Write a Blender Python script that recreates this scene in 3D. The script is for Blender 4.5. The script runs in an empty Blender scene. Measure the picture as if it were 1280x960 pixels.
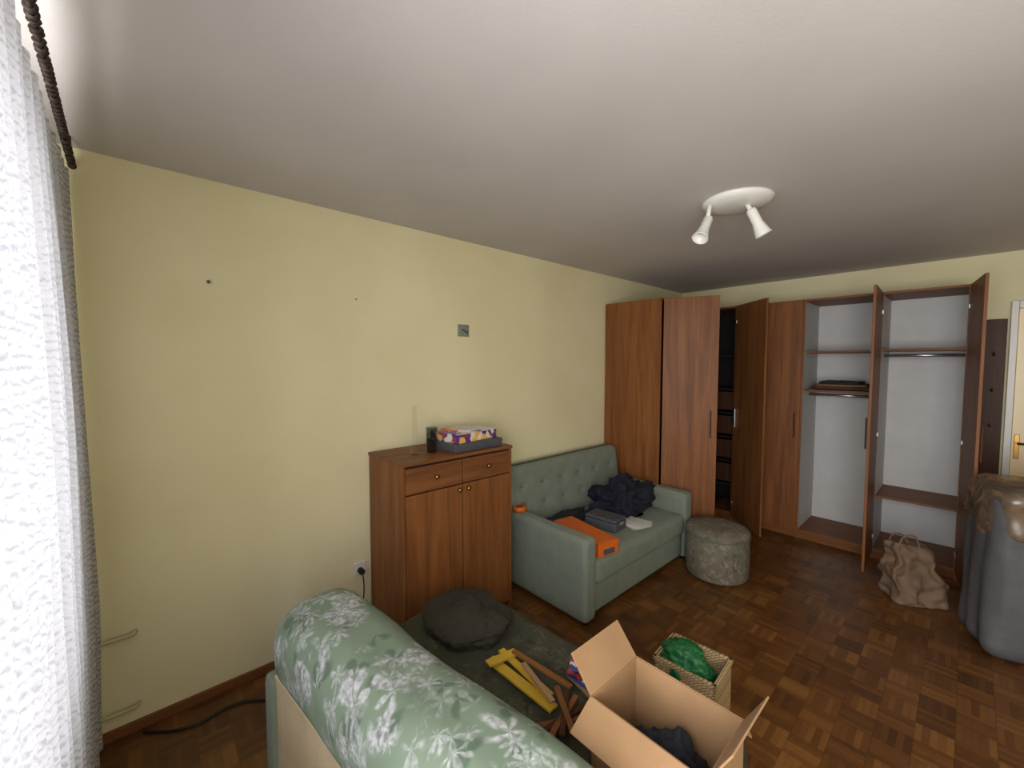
import bpy, bmesh, math, random
from mathutils import Vector, Matrix, noise, Euler
random.seed(4)
D=bpy.data; C=bpy.context
def srgb(r,g,b):
    f=lambda c:(c/255/12.92) if c/255<=0.04045 else ((c/255+0.055)/1.055)**2.4
    return (f(r),f(g),f(b),1)
# ---------------------------------------------------------------- materials
class NT:
    def __init__(s,name):
        s.m=D.materials.new(name); s.m.use_nodes=True; s.t=s.m.node_tree
        s.b=s.t.nodes['Principled BSDF']; s.out=s.t.nodes['Material Output']
    def n(s,typ,ins=None,**kw):
        nd=s.t.nodes.new(typ)
        for k,v in kw.items(): setattr(nd,k,v)
        if ins:
            for k,v in ins.items():
                if isinstance(v,bpy.types.NodeSocket): s.t.links.new(v,nd.inputs[k])
                else: nd.inputs[k].default_value=v
        return nd
    def link(s,a,b): s.t.links.new(a,b)
    def math(s,op,a,b=0.0,c=0.0):
        return s.n('ShaderNodeMath',{0:a,1:b,2:c},operation=op).outputs[0]
    def coord(s,scale=(1,1,1),rot=(0,0,0)):
        tc=s.n('ShaderNodeTexCoord')
        return s.n('ShaderNodeMapping',{'Vector':tc.outputs['Object'],'Scale':scale,'Rotation':rot}).outputs[0]
    def ramp(s,fac,stops,interp='LINEAR'):
        r=s.n('ShaderNodeValToRGB',{0:fac}); cr=r.color_ramp; cr.interpolation=interp
        while len(cr.elements)>1: cr.elements.remove(cr.elements[-1])
        cr.elements[0].position=stops[0][0]; cr.elements[0].color=stops[0][1]
        for p,c in stops[1:]:
            e=cr.elements.new(p); e.color=c
        return r.outputs[0]
    def mix(s,f,a,b,bt='MIX'):
        return s.n('ShaderNodeMixRGB',{0:f,1:a,2:b},blend_type=bt).outputs[0]
    def bump(s,h,st,dist=0.01):
        b=s.n('ShaderNodeBump',{'Height':h,'Strength':st,'Distance':dist}); s.link(b.outputs[0],s.b.inputs['Normal'])
def plain(name,c,rough=.6,metal=0,var=.12,scale=6,bump=0,bscale=60,sheen=0):
    k=NT(name); co=k.coord()
    nz=k.n('ShaderNodeTexNoise',{'Vector':co,'Scale':scale,'Detail':4.0}).outputs[0]
    c=srgb(*c)
    lo=tuple(x*(1-var) for x in c[:3])+(1,); hi=tuple(min(1,x*(1+var)) for x in c[:3])+(1,)
    k.link(k.ramp(nz,[(.3,lo),(.7,hi)]),k.b.inputs['Base Color'])
    k.b.inputs['Roughness'].default_value=rough; k.b.inputs['Metallic'].default_value=metal
    if bump:
        n2=k.n('ShaderNodeTexNoise',{'Vector':co,'Scale':bscale,'Detail':3.0}).outputs[0]; k.bump(n2,bump)
    if sheen: k.b.inputs['Sheen Weight'].default_value=sheen
    return k.m
def wood(name,c1,c2,rough=.5,axis=2,sc=9):
    k=NT(name); s=[sc*2,sc*2,sc*2]; s[axis]=sc*.13
    co=k.coord(tuple(s))
    nz=k.n('ShaderNodeTexNoise',{'Vector':co,'Scale':1.0,'Detail':6.0,'Distortion':.6}).outputs[0]
    s2=[sc*14]*3; s2[axis]=sc*.5
    n2=k.n('ShaderNodeTexNoise',{'Vector':k.coord(tuple(s2)),'Scale':1.0,'Detail':3.0}).outputs[0]
    f=k.math('ADD',k.math('MULTIPLY',nz,.7),k.math('MULTIPLY',n2,.3))
    k.link(k.ramp(f,[(.36,srgb(*c1)),(.62,srgb(*c2))]),k.b.inputs['Base Color'])
    k.b.inputs['Roughness'].default_value=rough
    k.b.inputs['Specular IOR Level'].default_value=.3
    k.bump(n2,.08)
    return k.m
def wallmat(name,c,c2,bump=.15):
    k=NT(name); co=k.coord()
    a=k.n('ShaderNodeTexNoise',{'Vector':co,'Scale':1.3,'Detail':5.0}).outputs[0]
    k.link(k.ramp(a,[(.35,srgb(*c)),(.65,srgb(*c2))]),k.b.inputs['Base Color'])
    n=k.n('ShaderNodeTexNoise',{'Vector':co,'Scale':90.0,'Detail':4.0}).outputs[0]
    k.bump(n,bump,.004); k.b.inputs['Roughness'].default_value=.85
    return k.m
def floormat():
    k=NT('parquet_mosaic'); co=k.coord(); S=0.13
    sx=k.n('ShaderNodeSeparateXYZ',{0:co})
    X=k.math('DIVIDE',sx.outputs[0],S); Y=k.math('DIVIDE',sx.outputs[1],S)
    ix=k.math('FLOOR',X); iy=k.math('FLOOR',Y)
    par=k.math('FLOORED_MODULO',k.math('ADD',ix,iy),2.0)
    fx=k.math('FRACT',X); fy=k.math('FRACT',Y)
    st=k.math('ADD',k.math('MULTIPLY',par,fx),k.math('MULTIPLY',k.math('SUBTRACT',1.0,par),fy))
    s5=k.math('MULTIPLY',st,5.0); si=k.math('FLOOR',s5); sf=k.math('FRACT',s5)
    cv=k.n('ShaderNodeCombineXYZ',{0:ix,1:iy,2:si})
    wn=k.n('ShaderNodeTexWhiteNoise',{0:cv.outputs[0]}).outputs['Value']
    cv2=k.n('ShaderNodeCombineXYZ',{0:ix,1:iy,2:9.0})
    wb=k.n('ShaderNodeTexWhiteNoise',{0:cv2.outputs[0]}).outputs['Value']
    big=k.n('ShaderNodeTexNoise',{'Vector':co,'Scale':40.0,'Detail':4.0}).outputs[0]
    f=k.math('ADD',k.math('MULTIPLY',wn,.35),k.math('ADD',k.math('MULTIPLY',wb,.4),k.math('MULTIPLY',big,.25)))
    col=k.ramp(f,[(.12,srgb(74,45,20)),(.5,srgb(102,64,29)),(.88,srgb(134,90,44))])
    e1=k.math('LESS_THAN',sf,.06)
    e2=k.math('MAXIMUM',k.math('LESS_THAN',fx,.02),k.math('LESS_THAN',fy,.02))
    e=k.math('MAXIMUM',e1,e2)
    k.link(k.mix(k.math('MULTIPLY',e,.5),col,srgb(44,26,12)),k.b.inputs['Base Color'])
    k.link(k.math('ADD',.24,k.math('MULTIPLY',big,.25)),k.b.inputs['Roughness'])
    k.bump(k.math('ADD',k.math('MULTIPLY',wn,.5),k.math('MULTIPLY',e,-1.0)),.15,.002)
    return k.m
def floral(name,base,base2,leaf,petal,scale=5.0,rot=(0,0,0)):
    k=NT(name); co=k.coord(rot=rot)
    wz=k.n('ShaderNodeTexNoise',{'Vector':co,'Scale':9.0,'Detail':3.0})
    wv=k.n('ShaderNodeVectorMath',{0:wz.outputs[1],1:(.5,.5,.5)},operation='SUBTRACT').outputs[0]
    wv=k.n('ShaderNodeVectorMath',{0:wv,'Scale':.06},operation='SCALE').outputs[0]
    p=k.n('ShaderNodeVectorMath',{0:co,1:wv},operation='ADD').outputs[0]
    def layer(sc,amp,r0,freq,off,rnd=1.0):
        q=k.n('ShaderNodeVectorMath',{0:p,1:off},operation='ADD').outputs[0]
        q=k.n('ShaderNodeVectorMath',{0:q,1:(sc,sc,sc)},operation='MULTIPLY').outputs[0]
        v=k.n('ShaderNodeTexVoronoi',{'Vector':q,'Scale':1.0,'Randomness':rnd})
        d=k.n('ShaderNodeVectorMath',{0:q,1:v.outputs['Position']},operation='SUBTRACT').outputs[0]
        s=k.n('ShaderNodeSeparateXYZ',{0:d})
        ang=k.math('ARCTAN2',s.outputs[1],k.math('ADD',s.outputs[0],k.math('MULTIPLY',s.outputs[2],.6)))
        w=k.math('MULTIPLY',k.math('ABSOLUTE',k.math('SINE',k.math('MULTIPLY',ang,freq))),amp)
        lim=k.math('ADD',w,r0)
        m=k.math('SUBTRACT',lim,v.outputs['Distance'])
        return k.n('ShaderNodeMapRange',{0:m,1:0.0,2:.12,3:0.0,4:1.0}).outputs[0]
    l1=layer(scale,.42,.12,2.5,(0,0,0))
    l2=layer(scale*1.9,.38,.12,3.5,(.37,.1,.5))
    l3=layer(scale*1.3,.42,.02,1.5,(.7,.3,.2))
    l4=layer(scale*1.2,.40,.06,2.5,(.13,.8,.4))
    gate=k.n('ShaderNodeTexNoise',{'Vector':p,'Scale':scale*.6,'Detail':1.0}).outputs[0]
    g=k.n('ShaderNodeMapRange',{0:gate,1:.40,2:.50}).outputs[0]
    b0=k.mix(k.n('ShaderNodeTexNoise',{'Vector':co,'Scale':5.0,'Detail':5.0}).outputs[0],srgb(*base),srgb(*base2))
    c=k.mix(k.math('MULTIPLY',l3,.7),b0,srgb(*leaf))
    fine=k.n('ShaderNodeTexNoise',{'Vector':co,'Scale':60.0,'Detail':3.0}).outputs[0]
    ff=k.n('ShaderNodeMapRange',{0:fine,1:.35,2:.65}).outputs[0]
    pc=k.mix(ff,srgb(*petal),srgb(*[int(x*.68) for x in petal]))
    c=k.mix(k.math('MULTIPLY',k.math('MULTIPLY',l4,g),.45),c,pc)
    c=k.mix(k.math('MULTIPLY',k.math('MULTIPLY',l2,g),.55),c,pc)
    c=k.mix(k.math('MULTIPLY',k.math('MULTIPLY',l1,g),.8),c,pc)
    k.link(c,k.b.inputs['Base Color']); k.b.inputs['Roughness'].default_value=.8
    n=k.n('ShaderNodeTexNoise',{'Vector':co,'Scale':350.0}).outputs[0]; k.bump(n,.2,.002)
    return k.m
def art(name,cols,scale=14):
    k=NT(name); v=k.n('ShaderNodeTexVoronoi',{'Vector':k.coord(),'Scale':float(scale)})
    s=k.n('ShaderNodeSeparateXYZ',{0:v.outputs['Color']}).outputs[0]
    n=len(cols); k.link(k.ramp(s,[(i/n,srgb(*c)) for i,c in enumerate(cols)],'CONSTANT'),k.b.inputs['Base Color'])
    k.b.inputs['Roughness'].default_value=.4
    return k.m
def thin(name,c,f=.25):
    k=NT(name); t=k.n('ShaderNodeBsdfTransparent',{'Color':srgb(*c)}); g=k.n('ShaderNodeBsdfGlossy',{'Color':(1,1,1,1),'Roughness':.08})
    lw=k.n('ShaderNodeLayerWeight',{'Blend':f}).outputs['Facing']
    m=k.n('ShaderNodeMixShader',{0:k.math('MULTIPLY',lw,.5),1:t.outputs[0],2:g.outputs[0]}); k.link(m.outputs[0],k.out.inputs[0]); return k.m
M={}
M['wall']=wallmat('wall_paint_yellow',(223,214,174),(231,223,186))
M['ceil']=wallmat('ceiling_plaster',(194,189,187),(202,197,195),.1)
M['floor']=floormat()
M['wood']=wood('cherry_veneer',(108,65,34),(140,88,48))
M['woodx']=wood('cherry_veneer_horizontal',(106,64,34),(134,86,47),axis=0)
M['woody']=wood('cherry_veneer_shelf',(102,62,34),(130,82,47),axis=1)
M['wooddk']=wood('cherry_edge_dark',(60,34,20),(82,49,29))
M['rail']=plain('dark_brown_rail',(44,27,20),.6)
M['inner']=plain('wardrobe_white_board',(204,203,202),.6,var=.04)
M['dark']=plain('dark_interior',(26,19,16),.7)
M['sage']=plain('sage_fabric',(121,131,118),.9,var=.08,scale=12,bump=.3,bscale=400,sheen=.1)
M['sagedk']=plain('sage_fabric_dark',(88,98,86),.9)
M['fl']=floral('floral_fabric_green',(104,122,104),(130,146,126),(74,92,76),(204,206,210),6.0)
M['fldk']=floral('floral_fabric_olive_shade',(54,54,40),(68,68,50),(40,42,30),(92,92,74),9)  # dark olive copy of the floral fabric, seat shadow painted into the colour
M['olive']=plain('dark_olive_velvet',(46,43,33),.85,bump=.2,bscale=200)
M['flp']=floral('floral_fabric_pouf',(96,92,78),(116,111,96),(72,72,60),(158,146,130),12)
M['cream']=plain('cream_backing_board',(200,182,150),.7)
M['card']=plain('cardboard',(154,120,85),.85,var=.08,scale=9,bump=.1,bscale=120)
M['cardin']=plain('cardboard_inner',(116,88,60),.9)
M['white']=plain('white_enamel',(225,224,220),.35,var=.03)
M['pipe']=plain('cream_pipe_paint',(190,182,150),.5,var=.05)
M['whitep']=plain('white_paper',(214,212,208),.7)
M['metal']=plain('brushed_metal',(180,180,180),.3,1)
M['plate']=plain('grey_painted_steel',(132,136,126),.5)
M['brass']=plain('aged_brass',(170,130,70),.35,1)
M['orange']=plain('orange_carton',(212,102,30),.5)
M['navy']=plain('navy_cloth',(20,23,42),.9,bump=.4,bscale=40)
M['black']=plain('dark_cloth',(30,32,40),.9,bump=.4,bscale=50)
M['slate']=plain('slate_box',(76,78,86),.5)
M['green']=plain('green_plastic',(22,96,52),.45)
M['yellow']=plain('yellow_card',(196,160,50),.5)
M['red']=plain('red_card',(160,42,36),.5)
M['blue']=plain('blue_card',(56,76,120),.5)
M['bag']=plain('paper_bag',(116,93,74),.75,var=.2,bump=.5,bscale=24)
M['cover']=plain('grey_dust_cover',(88,88,92),.6,var=.15,bump=.4,bscale=14)
M['doorlit']=plain('door_cream_hall_lit',(250,228,182),.35,var=.02)  # cream lightened so the leaf colour carries the warm hallway light
M['glassc']=thin('clear_glass',(251,252,251),.3)
M['glassd']=thin('smoked_glass',(168,178,178),.3)
M['cord']=plain('black_cord',(22,20,20),.6)
M['art1']=art('game_art_lid',[(226,222,214),(220,190,80),(200,80,60),(224,224,224),(110,90,160),(230,226,220)],16)
M['art2']=art('game_art_side',[(96,60,130),(90,56,120),(226,180,90),(150,60,90),(220,214,206)],24)
M['art3']=art('book_art',[(180,60,70),(60,70,130),(210,200,190),(40,40,70)],40)
k=NT('wicker'); w=k.n('ShaderNodeTexBrick',{'Vector':k.coord((1,1,1),(math.pi/2,0,.6)),'Scale':22.0,'Color1':srgb(196,172,132),'Color2':srgb(174,148,108),'Mortar':srgb(110,84,54),'Mortar Size':.03}); k.link(w.outputs[0],k.b.inputs['Base Color']); k.b.inputs['Roughness'].default_value=.7; k.bump(w.outputs[1],-.5,.004); M['wicker']=k.m
k=NT('clear_plastic_sheet')
g=k.n('ShaderNodeBsdfGlossy',{'Color':(.8,.76,.72,1),'Roughness':.35}); tr=k.n('ShaderNodeBsdfTransparent',{'Color':(.93,.87,.80,1)})
df=k.n('ShaderNodeBsdfDiffuse',{'Color':srgb(142,116,90)})
nz=k.n('ShaderNodeTexNoise',{'Vector':k.coord(),'Scale':9.0,'Detail':5.0,'Distortion':1.5}).outputs[0]
m1=k.n('ShaderNodeMixShader',{0:.15,1:tr.outputs[0],2:g.outputs[0]}); m2=k.n('ShaderNodeMixShader',{0:k.n('ShaderNodeMapRange',{0:nz,1:.42,2:.68,3:.14,4:.7}).outputs[0],1:m1.outputs[0],2:df.outputs[0]})
k.link(m2.outputs[0],k.out.inputs[0]); M['plastic']=k.m
k=NT('lace_curtain'); co=k.coord()
w1=k.n('ShaderNodeTexWave',{'Vector':co,'Scale':14.0,'Distortion':6.0,'Detail':2.0,'Detail Scale':3.0},bands_direction='Z').outputs[1]
nz=k.n('ShaderNodeTexNoise',{'Vector':co,'Scale':180.0}).outputs[0]
f=k.math('ADD',k.math('MULTIPLY',w1,.6),k.math('MULTIPLY',nz,.4))
op=k.n('ShaderNodeMapRange',{0:f,1:.2,2:.6,3:.85,4:.99}).outputs[0]
cc=k.ramp(f,[(.2,srgb(172,172,178)),(.6,srgb(226,226,230))])
df=k.n('ShaderNodeBsdfDiffuse',{'Color':cc}); tl=k.n('ShaderNodeBsdfTranslucent',{'Color':k.mix(1.0,cc,(.33,.33,.345,1),'MULTIPLY')})
mm=k.n('ShaderNodeMixShader',{0:.42,1:df.outputs[0],2:tl.outputs[0]}); tr=k.n('ShaderNodeBsdfTransparent')
fin=k.n('ShaderNodeMixShader',{0:op,1:tr.outputs[0],2:mm.outputs[0]}); k.link(fin.outputs[0],k.out.inputs[0]); M['lace']=k.m
# ---------------------------------------------------------------- geometry helpers
def empty(name,loc=(0,0,0),rz=0):
    e=D.objects.new(name,None); C.collection.objects.link(e); e.location=loc; e.rotation_euler=(0,0,rz); e.empty_display_size=.1
    return e
def mkobj(name,bm,mat,parent=None,smooth=False,bevel=0,seg=2):
    me=D.meshes.new(name); bmesh.ops.recalc_face_normals(bm,faces=bm.faces); bm.to_mesh(me); bm.free()
    if smooth:
        for p in me.polygons: p.use_smooth=True
    o=D.objects.new(name,me); C.collection.objects.link(o)
    for mt in (mat if isinstance(mat,list) else [mat]): me.materials.append(mt)
    if parent: o.parent=parent
    if bevel:
        b=o.modifiers.new('bev','BEVEL'); b.width=bevel; b.segments=seg; b.limit_method='ANGLE'
    return o
def box(name,p,x0,x1,y0,y1,z0,z1,mat,bevel=.003,M4=None):
    bm=bmesh.new(); bmesh.ops.create_cube(bm,size=1)
    for v in bm.verts:
        v.co=Vector((x0+(v.co.x+.5)*(x1-x0),y0+(v.co.y+.5)*(y1-y0),z0+(v.co.z+.5)*(z1-z0)))
        if M4: v.co=M4@v.co
    return mkobj(name,bm,mat,p,bevel=bevel)
def rbox(name,p,x0,x1,y0,y1,z0,z1,r,mat,cuts=14,disp=None,M4=None):
    bm=bmesh.new(); bmesh.ops.create_cube(bm,size=2); bmesh.ops.subdivide_edges(bm,edges=bm.edges[:],cuts=cuts,use_grid_fill=True)
    h=Vector(((x1-x0)/2,(y1-y0)/2,(z1-z0)/2)); c=Vector(((x1+x0)/2,(y1+y0)/2,(z1+z0)/2))
    r=min(r,*[a*.999 for a in h])
    for v in bm.verts:
        q=[];P=[]
        for i in range(3):
            t=v.co[i]; hi=h[i]
            s=math.copysign(1-(1-abs(t))**1.25,t) if abs(t)<1 else t
            s=s*hi; P.append(s); q.append(max(-(hi-r),min(hi-r,s)))
        P=Vector(P); q=Vector(q); d=P-q
        v.co=c+q+(d.normalized()*r if d.length>1e-6 else Vector())
        if disp: v.co=disp(v.co.copy(),c,h)
        if M4: v.co=M4@v.co
    return mkobj(name,bm,mat,p,smooth=True)
def cyl(name,p,a,b,r,mat,r2=None,seg=24,smooth=True):
    a=Vector(a);b=Vector(b);d=b-a
    bm=bmesh.new(); bmesh.ops.create_cone(bm,cap_ends=True,segments=seg,radius1=r,radius2=r if r2 is None else r2,depth=d.length)
    q=Vector((0,0,1)).rotation_difference(d).to_matrix().to_4x4()
    bmesh.ops.transform(bm,matrix=Matrix.Translation((a+b)/2)@q,verts=bm.verts)
    o=mkobj(name,bm,mat,p)
    for f in o.data.polygons: f.use_smooth=len(f.vertices)==4
    return o
def lathe(name,p,prof,mat,loc=(0,0,0),seg=40,M4=None):
    bm=bmesh.new(); rings=[]
    for r,z in prof:
        rings.append([bm.verts.new((r*math.cos(2*math.pi*i/seg),r*math.sin(2*math.pi*i/seg),z)) for i in range(seg)] if r>1e-6 else [bm.verts.new((0,0,z))])
    for A,B in zip(rings,rings[1:]):
        for i in range(seg):
            j=(i+1)%seg
            if len(A)==1 and len(B)==1: continue
            if len(A)==1: bm.faces.new((A[0],B[i],B[j]))
            elif len(B)==1: bm.faces.new((A[i],A[j],B[0]))
            else: bm.faces.new((A[i],A[j],B[j],B[i]))
    m=Matrix.Translation(loc)@(M4 or Matrix())
    bmesh.ops.transform(bm,matrix=m,verts=bm.verts)
    return mkobj(name,bm,mat,p,smooth=True)
def tube(name,p,pts,r,mat,cyclic=False):
    cu=D.curves.new(name,'CURVE'); cu.dimensions='3D'; cu.bevel_depth=r; cu.bevel_resolution=3; cu.resolution_u=8
    s=cu.splines.new('NURBS'); s.points.add(len(pts)-1)
    for i,q in enumerate(pts): s.points[i].co=(*q,1)
    s.use_endpoint_u=True; s.order_u=3; s.use_cyclic_u=cyclic
    cu.materials.append(mat); o=D.objects.new(name,cu); C.collection.objects.link(o)
    dg=C.evaluated_depsgraph_get(); me=D.meshes.new_from_object(o.evaluated_get(dg)); D.objects.remove(o)
    o=D.objects.new(name,me); C.collection.objects.link(o)
    if not me.materials: me.materials.append(mat)
    for f in me.polygons: f.use_smooth=True
    if p: o.parent=p
    return o
def cloth(name,p,loc,size,mat,seed=0,amp=.25,fr=3.0,M4=None,lvl=5,ridge=True):
    bm=bmesh.new(); bmesh.ops.create_icosphere(bm,subdivisions=lvl,radius=1)
    for v in bm.verts:
        d=v.co.copy(); q=d*fr*.6+Vector((seed*7.1,seed*3.3,0))
        a=noise.noise(q); b=1-abs(noise.noise(q*2.1+Vector((5,5,5))))*2.2
        s=1+amp*(a*1.2+(b*.5 if ridge else 0)+.35*noise.noise(q*5))
        c=Vector((d.x*s*size[0],d.y*s*size[1],d.z*s*size[2]))
        c.z=max(c.z,-size[2]*.35)
        v.co=c
    mz=min(v.co.z for v in bm.verts)
    for v in bm.verts:
        v.co.z-=mz
        if M4: v.co=M4@v.co
        v.co+=Vector(loc)
    return mkobj(name,bm,mat,p,smooth=True)
def RZ(a): return Matrix.Rotation(math.radians(a),4,'Z')
def T(*a): return Matrix.Translation(a)
# ---------------------------------------------------------------- room
H=2.65; YF=5.35; YW=-.40; XR=4.1
CAMX,CAMZ=2.58,1.74
YAW=math.radians(48); cY,sY=math.cos(YAW),math.sin(YAW)
box('floor',None,-.15,XR+.15,YW-.15,YF+.15,-.1,0,M['floor'],0)
box('ceiling',None,-.15,XR+.15,YW-.15,YF+.15,H,H+.1,M['ceil'],0)
box('wall_left',None,-.15,0,YW-.15,YF+.15,0,H,M['wall'],0)
box('wall_right',None,XR,XR+.15,YW-.15,YF+.15,0,H,M['wall'],0)
box('wall_far',None,0,XR,YF,YF+.15,0,H,M['wall'],0)
wb=empty('wall_window')
WX0,WX1,WZ0,WZ1=.65,3.9,.75,2.42
box('below_sill',wb,0,XR,YW-.15,YW,0,WZ0,M['wall'],0)
box('lintel',wb,0,XR,YW-.15,YW,WZ1,H,M['wall'],0)
box('pier_a',wb,0,WX0,YW-.15,YW,WZ0,WZ1,M['wall'],0)
box('pier_b',wb,WX1,XR,YW-.15,YW,WZ0,WZ1,M['wall'],0)
wf=empty('window_1')
for i,x in enumerate([WX0,WX0+1.06,WX0+2.12,WX1-.06]):
    box('mullion_%d'%i,wf,x,x+.06,YW-.1,YW-.04,WZ0,WZ1,M['white'])
box('frame_bottom',wf,WX0,WX1,YW-.1,YW-.04,WZ0,WZ0+.06,M['white'])
box('frame_top',wf,WX0,WX1,YW-.1,YW-.04,WZ1-.06,WZ1,M['white'])
box('sill',wf,WX0-.05,WX1+.05,YW-.02,YW+.05,WZ0-.03,WZ0,M['white'])
box('baseboard_left',None,0,.015,YW,3.6,0,.05,M['woody'])
# ---------------------------------------------------------------- curtain + rail
CY=-.205; CS=.022
def curtain():
    bm=bmesh.new(); nx,nz=420,60; x0,x1=.06,2.1; g=[]
    for j in range(nz+1):
        t=j/nz; z=2.52-t*2.46; row=[]
        for i in range(nx+1):
            s=i/nx; x=x0+(x1-x0)*s
            ph=x*2*math.pi/.105+.8*math.sin(x*9)+.4*noise.noise(Vector((x*3,z*1.5,0)))
            a=.022*(.55+.45*t)+.014*noise.noise(Vector((x*6,z*.6,3)))
            y=CY+CS*x+a*math.sin(ph)+.03*t*math.exp(-x/.5)*(1.0 if t<.75 else max(0,1-(t-.75)*5))+.012*noise.noise(Vector((x*2,z,1)))
            row.append(bm.verts.new((x,y,z)))
        g.append(row)
    for j in range(nz):
        for i in range(nx): bm.faces.new((g[j][i],g[j][i+1],g[j+1][i+1],g[j+1][i]))
    return mkobj('lace_curtain',bm,M['lace'],None,smooth=True)
curtain()
cr=empty('curtain_rail',(0,CY+.02,2.565),math.atan(CS))
cyl('rod',cr,(.02,0,0),(2.3,0,0),.006,M['rail'])
for i in range(80):
    x=.03+i*.028+random.uniform(-.004,.004)
    lathe('ring_%d'%i,cr,[(.006,-.005),(.011,-.004),(.014,0),(.011,.004),(.006,.005)],M['rail'],(x,0,random.uniform(-.003,.003)),seg=14,M4=Matrix.Rotation(math.radians(90+random.uniform(-20,20)),4,'Y'))
for x in (.12,1.2,2.25): cyl('bracket_%d'%int(x*10),cr,(x,0,0),(x,0,H-2.565),.006,M['rail'])
# ---------------------------------------------------------------- wardrobe
W=empty('corner_wardrobe'); HW=2.345; t=.02
wd,wx,wy,ed,inn=M['wood'],M['woodx'],M['woody'],M['wooddk'],M['inner']
F=4.78; XE=2.575; Y0=3.63; D0=.63
box('side_near',W,0.01,D0,Y0,Y0+t,0,HW,wd)
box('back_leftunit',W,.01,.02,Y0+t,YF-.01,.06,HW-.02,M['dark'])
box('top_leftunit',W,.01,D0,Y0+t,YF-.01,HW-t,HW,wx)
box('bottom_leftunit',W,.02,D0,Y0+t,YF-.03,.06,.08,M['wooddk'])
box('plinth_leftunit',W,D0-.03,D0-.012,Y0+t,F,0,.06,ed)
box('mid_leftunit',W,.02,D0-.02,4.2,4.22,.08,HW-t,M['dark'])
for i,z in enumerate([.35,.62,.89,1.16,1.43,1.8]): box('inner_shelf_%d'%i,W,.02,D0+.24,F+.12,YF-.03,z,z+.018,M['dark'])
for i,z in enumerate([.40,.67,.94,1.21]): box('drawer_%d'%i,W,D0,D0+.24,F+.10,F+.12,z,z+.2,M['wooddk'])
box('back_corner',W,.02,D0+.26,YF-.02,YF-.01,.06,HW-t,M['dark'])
box('back_farunit',W,D0+.26,XE,YF-.02,YF-.01,.06,HW-t,inn)
box('top_farunit',W,D0+.001,XE,F,YF-.01,HW-t,HW,wx)
box('bottom_farunit',W,D0,XE,F,YF-.02,.07,.09,wx)
box('plinth_farunit',W,D0,XE,F+.015,F+.03,0,.07,wx)
xs=[D0+.25,1.48,2.04,XE-.02]
for i,x in enumerate(xs):
    box('divider_%d'%i,W,x,x+.009,F,YF-.02,.09,HW-t,inn if i else M['dark'],.001)
    box('divider_b%d'%i,W,x+.009,x+.018,F,YF-.02,.09,HW-t,inn if i<3 else wd,.001)
    box('divider_edge_%d'%i,W,x-.001,x+.019,F-.004,F+.004,0,HW,wd,.001)
box('side_right',W,XE-.002,XE+.016,F,YF-.01,0,HW,wd)
box('closed_door',W,xs[0]+.02,1.485,F-.022,F-.004,.07,HW-.005,wd)
box('closed_door_handle',W,1.44,1.452,F-.04,F-.022,1.0,1.25,M['wooddk'],.004)
for i,(x0,x1,z) in enumerate([(xs[1],xs[2],1.83),(xs[1],xs[2],1.46),(xs[2],xs[3],1.84),(xs[2],xs[3],.54)]):
    box('shelf_%d'%i,W,x0+.018,x1,F+.05,YF-.02,z,z+.018,wx)
cyl('rail_1',W,(xs[1]+.02,F+.25,1.42),(xs[2],F+.25,1.42),.013,M['metal'])
cyl('rail_2',W,(xs[2]+.02,F+.2,1.80),(xs[3],F+.2,1.80),.013,M['metal'])
def wdoor(nm,hx,hy,ang,w,flip=1):
    m=T(hx,hy,0)@RZ(ang)
    box(nm,W,0,w,-.009,.009,.07,HW-.005,wd,.002,m)
    box(nm+'_handle',W,w-.06,w-.048,-.024*flip-.004,-.024*flip+.008,1.05,1.30,M['wooddk'],.004,m)
    for j,z in enumerate([.2,1.1,2.15]):
        box(nm+'_hinge_%d'%j,W,.0,.05,(.009*flip if flip>0 else -.022),(.022 if flip>0 else -.009),z,z+.035,M['metal'],.003,m)
wdoor('door_near',D0+.012,Y0+.03,27,.47,1)
wdoor('door_mid',xs[0]+.01,F-.035,-44,.57,-1)
wdoor('door_right_a',2.05,F-.02,-88,.53,1)
wdoor('door_right_b',XE-.005,F-.02,-83,.53,-1)
box('door_lock',W,0,.03,-.012,-.03,1.05,1.25,M['metal'],.003,T(xs[0]+.01,F-.035,0)@RZ(-44)@T(.05,0,0))
fo=empty('folded_blankets',(1.52,F+.12,1.479))
for i in range(3):
    rbox('fold_%d'%i,fo,.02+.03*i,.49-.05*i,0,.35,.026*i,.026*i+.028,.011,[M['wooddk'],M['cardin'],M['dark']][i],cuts=8,disp=lambda v,c,h:v+Vector((0,0,max(0,.006*noise.noise(v*14)))))
dr=empty('door_1'); X0=2.79
box('frame_left',dr,X0,X0+.04,YF-.05,YF-.001,0,2.24,M['white'])
box('frame_top',dr,X0+.041,X0+.889,YF-.05,YF-.001,2.18,2.24,M['white'])
box('frame_right',dr,X0+.89,X0+.95,YF-.05,YF-.001,0,2.24,M['white'])
box('leaf',dr,X0+.042,X0+.888,YF-.035,YF-.002,.01,2.178,M['doorlit'])
box('leaf_panel',dr,X0+.16,X0+.79,YF-.045,YF-.036,.25,2.0,M['doorlit'],.004)
box('handle_plate',dr,X0+.055,X0+.085,YF-.043,YF-.035,.95,1.15,M['brass'])
cyl('handle_lever',dr,(X0+.07,YF-.08,1.08),(X0+.19,YF-.08,1.08),.009,M['brass'])
cyl('handle_neck',dr,(X0+.07,YF-.04,1.08),(X0+.07,YF-.08,1.08),.008,M['brass'])
sp=empty('shade_gap_panel')  # dark board added to stand in for the shaded gap beside the wardrobe
box('shade_board',sp,2.64,2.775,YF-.03,YF-.001,.2,2.10,M['wooddk'])
for i,z in enumerate([1.2,1.5,1.8]): cyl('added_peg_%d'%i,sp,(2.71,YF-.03,z),(2.71,YF-.09,z+.02),.008,M['wooddk'])  # pegs invented as part of the same shade board
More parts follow.
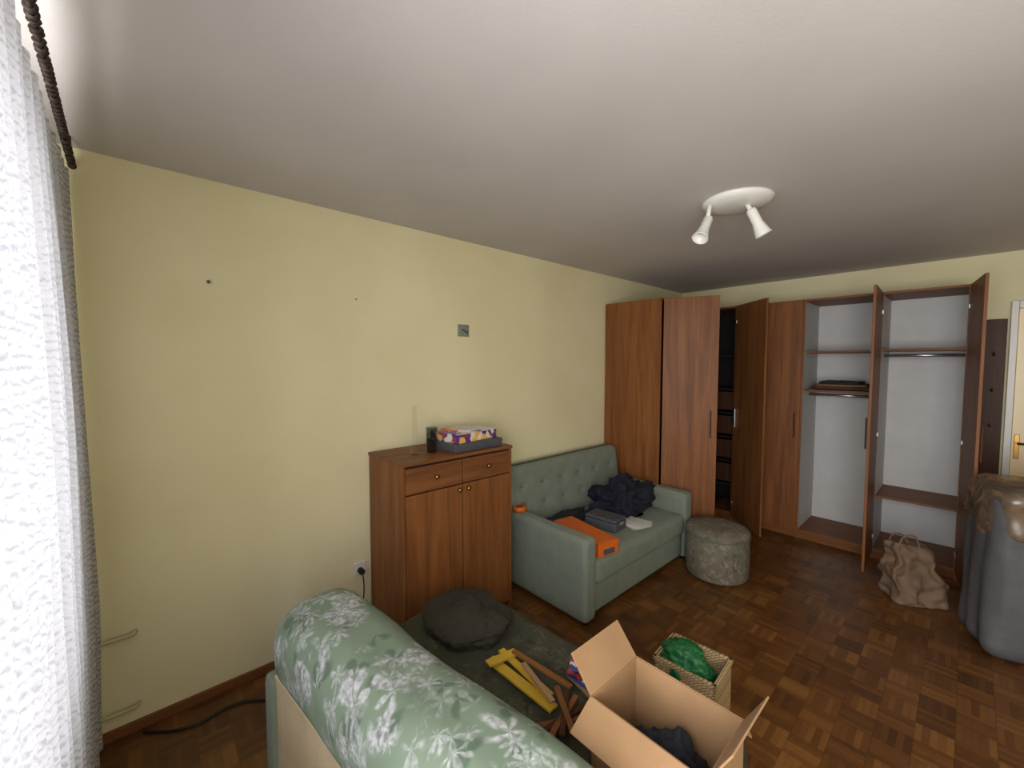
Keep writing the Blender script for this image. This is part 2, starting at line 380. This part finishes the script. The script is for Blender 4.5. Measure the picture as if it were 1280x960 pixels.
# ---------------------------------------------------------------- cabinet
K=empty('sideboard_cabinet',(.015,1.07,0)); cw,cd,ch=.83,.45,1.145
box('side_a',K,0,cd,0,.02,0,ch,wd); box('side_b',K,0,cd,cw-.02,cw,0,ch,wd)
box('top',K,0,cd+.006,-.005,cw+.005,ch,ch+.02,M['woody']); box('back',K,0,.008,.02,cw-.02,.03,ch,wd)
box('bottom',K,0,cd,.02,cw-.02,.06,.08,wd); box('plinth',K,cd-.03,cd-.015,.02,cw-.02,0,.06,ed)
for i in range(2):
    y0=.022+i*(cw-.04)/2+.001; y1=y0+(cw-.04)/2-.006
    box('drawer_front_%d'%i,K,cd-.018,cd+.003,y0,y1,ch-.165,ch-.012,M['woody'],.004)
    box('door_leaf_%d'%i,K,cd-.018,cd+.003,y0,y1,.08,ch-.172,wd,.004)
    lathe('drawer_knob_%d'%i,K,[(0,0),(.006,0),(.006,.012),(.014,.018),(.013,.026),(0,.03)],M['brass'],(cd+.003,(y0+y1)/2,ch-.085),seg=16,M4=Matrix.Rotation(math.pi/2,4,'Y'))
    yk=y1-.03 if i==0 else y0+.03
    lathe('door_knob_%d'%i,K,[(0,0),(.006,0),(.006,.012),(.014,.018),(.013,.026),(0,.03)],M['brass'],(cd+.003,yk,ch-.20),seg=16,M4=Matrix.Rotation(math.pi/2,4,'Y'))
box('carcass_fill',K,.01,cd-.02,.02,cw-.02,.08,ch-.002,M['dark'],0)
zt=ch+.02
v=empty('glass_bud_vase',(.27,1.26,zt)); lathe('body',v,[(0,0),(.032,0),(.034,.01),(.02,.03),(.015,.08),(.014,.30),(.018,.31)],M['glassc'],seg=24)
v=empty('smoked_glass_tumbler',(.29,1.37,zt)); lathe('body',v,[(0,0),(.030,0),(.037,.16)],M['glassd'],seg=28)
g=empty('board_game_stack',(.25,1.65,zt),math.radians(2))
box('lower_box',g,-.16,.17,-.20,.20,0,.05,M['slate']); box('lower_lid',g,-.163,.173,-.203,.203,.02,.053,M['slate'])
m=RZ(6)
box('upper_box',g,-.14,.14,-.18,.18,.053,.11,M['art2'],.002,m); box('upper_lid',g,-.14,.14,-.18,.18,.11,.113,M['art1'],.001,m)
box('top_leaflet',g,-.1,.1,-.08,.14,.113,.121,M['whitep'],.001,RZ(20)); box('red_card',g,-.12,.02,-.13,-.03,.113,.118,M['orange'],.001,RZ(12))
# ---------------------------------------------------------------- sage sofa
S=empty('green_loveseat',(.03,2.08,0)); L=1.51; sg=M['sage']; dp=.95
def puff(v,c,h):
    v.z+=.006*noise.noise(v*6); return v
rbox('arm_near',S,.05,dp,0,.12,.03,.59,.03,sg,12)
rbox('arm_far',S,.05,dp,L-.12,L,.03,.60,.03,sg,12)
rbox('base',S,.05,dp-.03,.1,L-.1,.05,.25,.02,sg,10)
rbox('seat_cushion',S,.12,dp,.115,L-.115,.245,.42,.045,sg,16,puff)
TZ=(.58,.74)
def tuft(v,c,h):
    if v.x>c.x:
        for zz in TZ:
            for i in range(6):
                yy=.16+i*(L-.32)/5
                d=math.hypot(v.y-yy,v.z-zz); v.x-=.022*math.exp(-(d/.035)**2)
        v.x+=-.14*(v.z-.36)+.05
    return v
rbox('backrest',S,.0,.20,.01,L-.01,.25,.90,.05,sg,60,tuft)
for zi,zz in enumerate(TZ):
    for i in range(6):
        yy=.16+i*(L-.32)/5
        cloth('button_%d_%d'%(zi,i),S,(.20+.05-.14*(zz-.36)-.019,yy,zz-.007),(.008,.011,.011),M['sagedk'],lvl=2,amp=0)
for i,(x,y) in enumerate([(.1,.06),(.1,L-.06),(dp-.05,.06),(dp-.05,L-.06)]): cyl('foot_%d'%i,S,(x,y,0),(x,y,.05),.02,M['dark'])
zs=.422
cloth('navy_jacket',None,(.53,3.16,zs),(.18,.24,.19),M['navy'],seed=2,amp=.55,fr=3.5)
cloth('dark_scarf',None,(.41,2.53,zs+.003),(.065,.28,.05),M['black'],seed=5,amp=.5,fr=4,M4=RZ(-4))
ob=empty('orange_shoebox',(.73,2.38,zs),math.radians(-10))
box('base_tray',ob,-.25,.25,-.09,.09,0,.08,M['orange']); box('lid',ob,-.253,.253,-.093,.093,.07,.095,M['orange']); box('label',ob,.25,.255,-.05,.05,.012,.05,M['slate'],.001)
sb=empty('slate_case',(.66,2.74,zs),math.radians(6)); box('case',sb,-.14,.14,-.09,.09,0,.07,M['slate'],.01); box('case_lid',sb,-.138,.138,-.088,.088,.072,.095,M['slate'],.01); box('clasp',sb,.14,.146,-.03,.03,.05,.075,M['metal'],.002)
pp=empty('paper_sheets',(.76,2.97,zs)); 
for i in range(4): box('sheet_%d'%i,pp,-.14,.14,-.09,.09,.003*i,.003*i+.002,M['whitep'],0,RZ(-20+i*10))
oc=empty('orange_tape_roll',(.28,2.15,.592)); lathe('ring',oc,[(.03,0),(.055,0),(.055,.035),(.03,.035),(.03,0)],M['orange'],seg=32); lathe('core',oc,[(.026,0),(.03,0),(.03,.036),(.026,.036),(.026,0)],M['cardin'],seg=32)
# ---------------------------------------------------------------- pouf
P=empty('floral_pouf',(1.24,3.48,0)); R=.235
lathe('body',P,[(0,.01),(R-.01,.01),(R,.03),(R+.004,.18),(R,.33),(R-.004,.34)],M['flp'],seg=56)
lathe('cushion_top',P,[(R-.004,.34),(R+.006,.348),(R+.006,.375),(R-.01,.395),(R*.6,.405),(0,.408)],M['flp'],seg=56)
lathe('piping',P,[(R,.336),(R+.01,.342),(R,.348)],M['sagedk'],seg=56); lathe('feet_ring',P,[(0,0),(R-.04,0),(R-.04,.012),(0,.012)],M['dark'],seg=40)
# ---------------------------------------------------------------- ceiling spotlight
Lp=empty('ceiling_spotlight',(1.667,2.524,H))
lathe('canopy',Lp,[(0,-.045),(.10,-.043),(.16,-.030),(.18,-.012),(.18,0),(0,0)],M['white'],seg=48)
rgt=Vector((cY,sY,0)); fwd=Vector((-sY,cY,0))
def spot(i,base,mid,end):
    base,mid,end=map(Vector,(base,mid,end)); cyl('arm_%d'%i,Lp,base,mid,.012,M['white'])
    d=(end-mid).normalized(); q=Vector((0,0,1)).rotation_difference(d).to_matrix().to_4x4()
    lathe('shade_%d'%i,Lp,[(0,-.035),(.02,-.035),(.026,-.02),(.026,.05),(.040,.115),(.044,.125),(.040,.125),(.024,.05),(.02,.04),(0,.04)],M['white'],mid,seg=28,M4=q)
spot(0,rgt*-.15+Vector((0,0,-.02)),rgt*-.165+Vector((0,0,-.12)),rgt*-.22+fwd*-.04+Vector((0,0,-.22)))
spot(1,rgt*.03+fwd*-.04+Vector((0,0,-.03)),rgt*.06+fwd*-.06+Vector((0,0,-.10)),rgt*.12+fwd*-.07+Vector((0,0,-.22)))
# ---------------------------------------------------------------- floral sofa in front
A=empty('floral_sofa_bed',(.764,.345,0),math.radians(6.7)); FL=1.48
def pad(v,c,h):
    v.z+=.02*math.sin(v.x*7)*.5+.012*noise.noise(v*5)
    return v
rbox('back_pad',A,-.02,FL,-.02,.34,.44,.78,.14,M['fl'],30,pad)
box('back_board',A,.03,FL-.03,0,.02,.06,.51,M['cream'],.004)
rbox('end_strip_a',A,-.03,.05,-.02,.10,.03,.50,.02,M['sage'],8); rbox('end_strip_b',A,FL-.05,FL+.03,-.02,.10,.03,.50,.02,M['sage'],8)
rbox('seat_pad',A,0,FL,.30,1.06,.22,.44,.06,M['fldk'],26,pad)
box('seat_base',A,.03,FL-.03,.05,1.0,.05,.24,M['sagedk'],.01)
for i,(x,y) in enumerate([(.08,.08),(FL-.08,.08),(.08,.92),(FL-.08,.92)]): cyl('foot_%d'%i,A,(x,y,0),(x,y,.06),.025,M['dark'])
cloth('dark_cushion',None,(.97,1.16,.43),(.22,.19,.10),M['olive'],seed=11,amp=.22,fr=2.4,ridge=False)
p_=.6; t_=(1.03*.6157+p_*.788)*1.03; r_=1.03*.788-p_*.6157
B=empty('open_cardboard_box',(CAMX-(sY*t_-cY*r_),cY*t_+sY*r_,.452),0); bx,by,bh,tt=.17,.125,.29,.005
box('bottom',B,-bx,bx,-by,by,0,tt,M['cardin'],0)
box('side_w',B,-bx,-bx+tt,-by,by,0,bh,M['card'],.001); box('side_e',B,bx-tt,bx,-by,by,0,bh,M['card'],.001)
box('side_s',B,-bx,bx,-by,-by+tt,0,bh,M['card'],.001); box('side_n',B,-bx,bx,by-tt,by,0,bh,M['card'],.001)
def flap(nm,x,y,rz,tilt,w,l):
    m=T(x,y,bh)@RZ(rz)@Matrix.Rotation(math.radians(tilt),4,'X')
    box(nm,B,-w/2,w/2,0,l,-.002,.003,M['card'],.001,m)
flap('flap_w',-bx,0,90,50,by*2,.12); flap('flap_e',bx,0,-90,62,by*2,.12); flap('flap_n',0,by,0,-55,bx*2,.11); flap('flap_s',0,-by,180,-30,bx*2,.11)
ct=cloth('contents_cloth',B,(0,0,.01),(.12,.09,.12),M['black'],seed=9,amp=.4)
box('contents_book',B,-.06,.05,-.06,.04,.13,.16,M['art3'],.002,RZ(20))
Bk=empty('wicker_basket',(1.74,1.93,0),math.radians(4))
def wall4(nm,hx,hy,z0,z1,th,mt):
    box(nm+'_w',Bk,-hx,-hx+th,-hy,hy,z0,z1,mt); box(nm+'_e',Bk,hx-th,hx,-hy,hy,z0,z1,mt); box(nm+'_s',Bk,-hx,hx,-hy,-hy+th,z0,z1,mt); box(nm+'_n',Bk,-hx,hx,hy-th,hy,z0,z1,mt)
wall4('side',.14,.115,0,.31,.01,M['wicker']); wall4('rim',.146,.121,.30,.322,.018,M['wicker']); box('base',Bk,-.135,.135,-.11,.11,0,.01,M['wicker'])
gp=cloth('green_towel',Bk,(-.03,-.03,.26),(.115,.09,.09),M['green'],seed=3,amp=.3,fr=2.5)
bo=empty('yellow_folding_rulers',(1.42,1.085,.455),math.radians(0))
for i,(dx,dy,a,l,w,mt) in enumerate([(0,0,2,.36,.045,'yellow'),(-.02,.045,-4,.32,.03,'yellow'),(-.13,.02,80,.14,.04,'yellow'),(.03,.09,6,.30,.022,'woodx'),(.08,.02,-14,.22,.02,'card')]):
    box('strip_%d'%i,bo,-l/2,l/2,-w/2,w/2,.010*i,.010*i+.009,M[mt],.001,T(dx,dy,0)@RZ(a))
st=empty('book_pile',(1.60,1.29,.455),math.radians(10))
for i,mt in enumerate(['card','blue','art3','red','art3']): box('book_%d'%i,st,-.07,.07,-.05,.05,.016*i,.016*i+.014,M[mt],.002,RZ(-20+i*11))
tk=empty('wooden_slats',(1.66,1.08,.455),0)
for i in range(5): box('slat_%d'%i,tk,-.10,.10,-.010,.010,.012*i,.012*i+.01,M['wooddk' if i%2 else 'woodx'],.001,RZ(60+i*22))
# ---------------------------------------------------------------- shopping bag
TB=empty('paper_shopping_bag',(2.38,4.16,0),math.radians(36))
def crump(v,c,h):
    k2=(v.z/.42); s=1-.42*k2; v.x*=s; v.y*=(1-.55*k2); v.x-=.07*k2
    q=v*8; n=Vector((noise.noise(q),noise.noise(q+Vector((3,1,4))),.6*noise.noise(q+Vector((9,2,6))))); v+=n*.055*min(1,v.z/.08+.2)
    q=v*20; v+=Vector((noise.noise(q),noise.noise(q+Vector((2,2,2))),0))*.02
    v.z=max(v.z,0); return v
rbox('body',TB,-.18,.18,-.12,.12,0,.42,.03,M['bag'],40,crump)
tube('handle_a',TB,[(-.15,-.04,.36),(-.15,-.05,.47),(-.09,-.06,.51),(-.03,-.05,.47),(-.02,-.04,.36)],.006,M['bag'])
tube('handle_b',TB,[(-.16,.03,.36),(-.17,.04,.43),(-.10,.06,.48),(-.04,.05,.44),(-.03,.03,.36)],.006,M['bag'])
# ---------------------------------------------------------------- covered armchair
AC=empty('covered_armchair',(3.07,3.98,0),math.radians(18))
def drape(v,c,h):
    ang=math.atan2(v.y-c.y,v.x-c.x); rad=math.hypot(v.x-c.x,v.y-c.y)
    f=.03*noise.noise(Vector((math.cos(ang)*4,math.sin(ang)*4,v.z*.9)))+.014*math.sin(ang*13+3*noise.noise(v*2))*(1-v.z/1.1)
    if rad>1e-3:
        v.x+=(v.x-c.x)/rad*f; v.y+=(v.y-c.y)/rad*f
    sh=.05*(v.z/1.0)
    v.x-=math.copysign(min(abs(v.x-c.x),1)*sh,v.x-c.x)
    v.z+=.03*noise.noise(v*5)*(v.z>.1); v.z=max(v.z,0); return v
rbox('draped_cover',AC,-.46,.46,-.23,.23,0,1.0,.08,M['cover'],44,drape)
def drape2(v,c,h):
    v=drape(v,c,h); q=v*7; v+=Vector((noise.noise(q),noise.noise(q+Vector((3,1,4))),noise.noise(q+Vector((9,2,6)))))*.03
    if v.z<.80: v.z+=.16*noise.noise(Vector((v.x*5,v.y*5,0)))
    return v
rbox('plastic_sheet',AC,-.47,.48,-.245,.25,.70,1.03,.10,M['plastic'],40,drape2)
# ---------------------------------------------------------------- wall bits
ot=empty('power_outlet',(0,1.0,.42)); box('plate',ot,0,.012,-.04,.04,-.04,.04,M['white'],.004); cyl('plug',ot,(.012,0,-.01),(.05,0,-.01),.018,M['dark']); tube('cord',ot,[(.05,0,-.01),(.08,0,-.06),(.06,.0,-.2),(.05,-.03,-.41)],.004,M['cord'])
jb=empty('wall_junction_plate',(0,1.824,1.98)); box('plate',jb,0,.008,-.05,.05,-.045,.045,M['plate'],.002); cyl('hook',jb,(.008,-.02,.01),(.02,.03,-.015),.005,M['slate'])
for i,(a,b) in enumerate([(-.035,-.03),(.035,-.03),(-.035,.03),(.035,.03)]): cyl('screw_%d'%i,jb,(.007,a,b),(.011,a,b),.005,M['metal'],seg=10)
for y,z,s in [(.267,2.14,1),(1.01,2.13,.5)]:
    nn=empty('wall_nail',(0,y,z)); cyl('shank',nn,(0,0,0),(.016,0,.003),.004*s,M['slate']); cyl('head',nn,(.014,0,.003),(.018,0,.003),.008*s,M['slate'])
rp=empty('radiator_pipes'); 
for i,z in enumerate([.13,.48]): tube('pipe_%d'%i,rp,[(.03,-.395,z),(.03,-.3,z),(.03,-.09,z),(.03,-.07,z),(.0,-.06,z)],.009,M['pipe'])
tube('floor_cable',None,[(.05,-.05,.008),(.2,.1,.008),(.12,.3,.008),(.3,.5,.008),(.2,.7,.008),(.05,.95,.008)],.006,M['cord'])
# ---------------------------------------------------------------- lights, world, camera
def area(nm,loc,rot,sx,sy,e,col):
    l=D.lights.new(nm,'AREA'); l.shape='RECTANGLE'; l.size=sx; l.size_y=sy; l.energy=e; l.color=col
    o=D.objects.new(nm,l); C.collection.objects.link(o); o.location=loc; o.rotation_euler=rot; return o
area('window_daylight',((WX0+WX1)/2,YW-.25,(WZ0+WZ1)/2),(math.radians(90),0,0),3.2,1.6,178,(1,.993,.985))
w=D.worlds.new('sky'); C.scene.world=w; w.use_nodes=True; bg=w.node_tree.nodes['Background']; bg.inputs[0].default_value=(.94,.96,1,1); bg.inputs[1].default_value=1.2
cam=D.cameras.new('camera'); cam.lens=515/1280*36; cam.sensor_width=36; cam.clip_start=.02
co=D.objects.new('camera',cam); C.collection.objects.link(co); co.location=(CAMX,0,CAMZ); co.rotation_euler=(math.radians(87),0,YAW); C.scene.camera=co
C.scene.view_settings.view_transform='Standard'
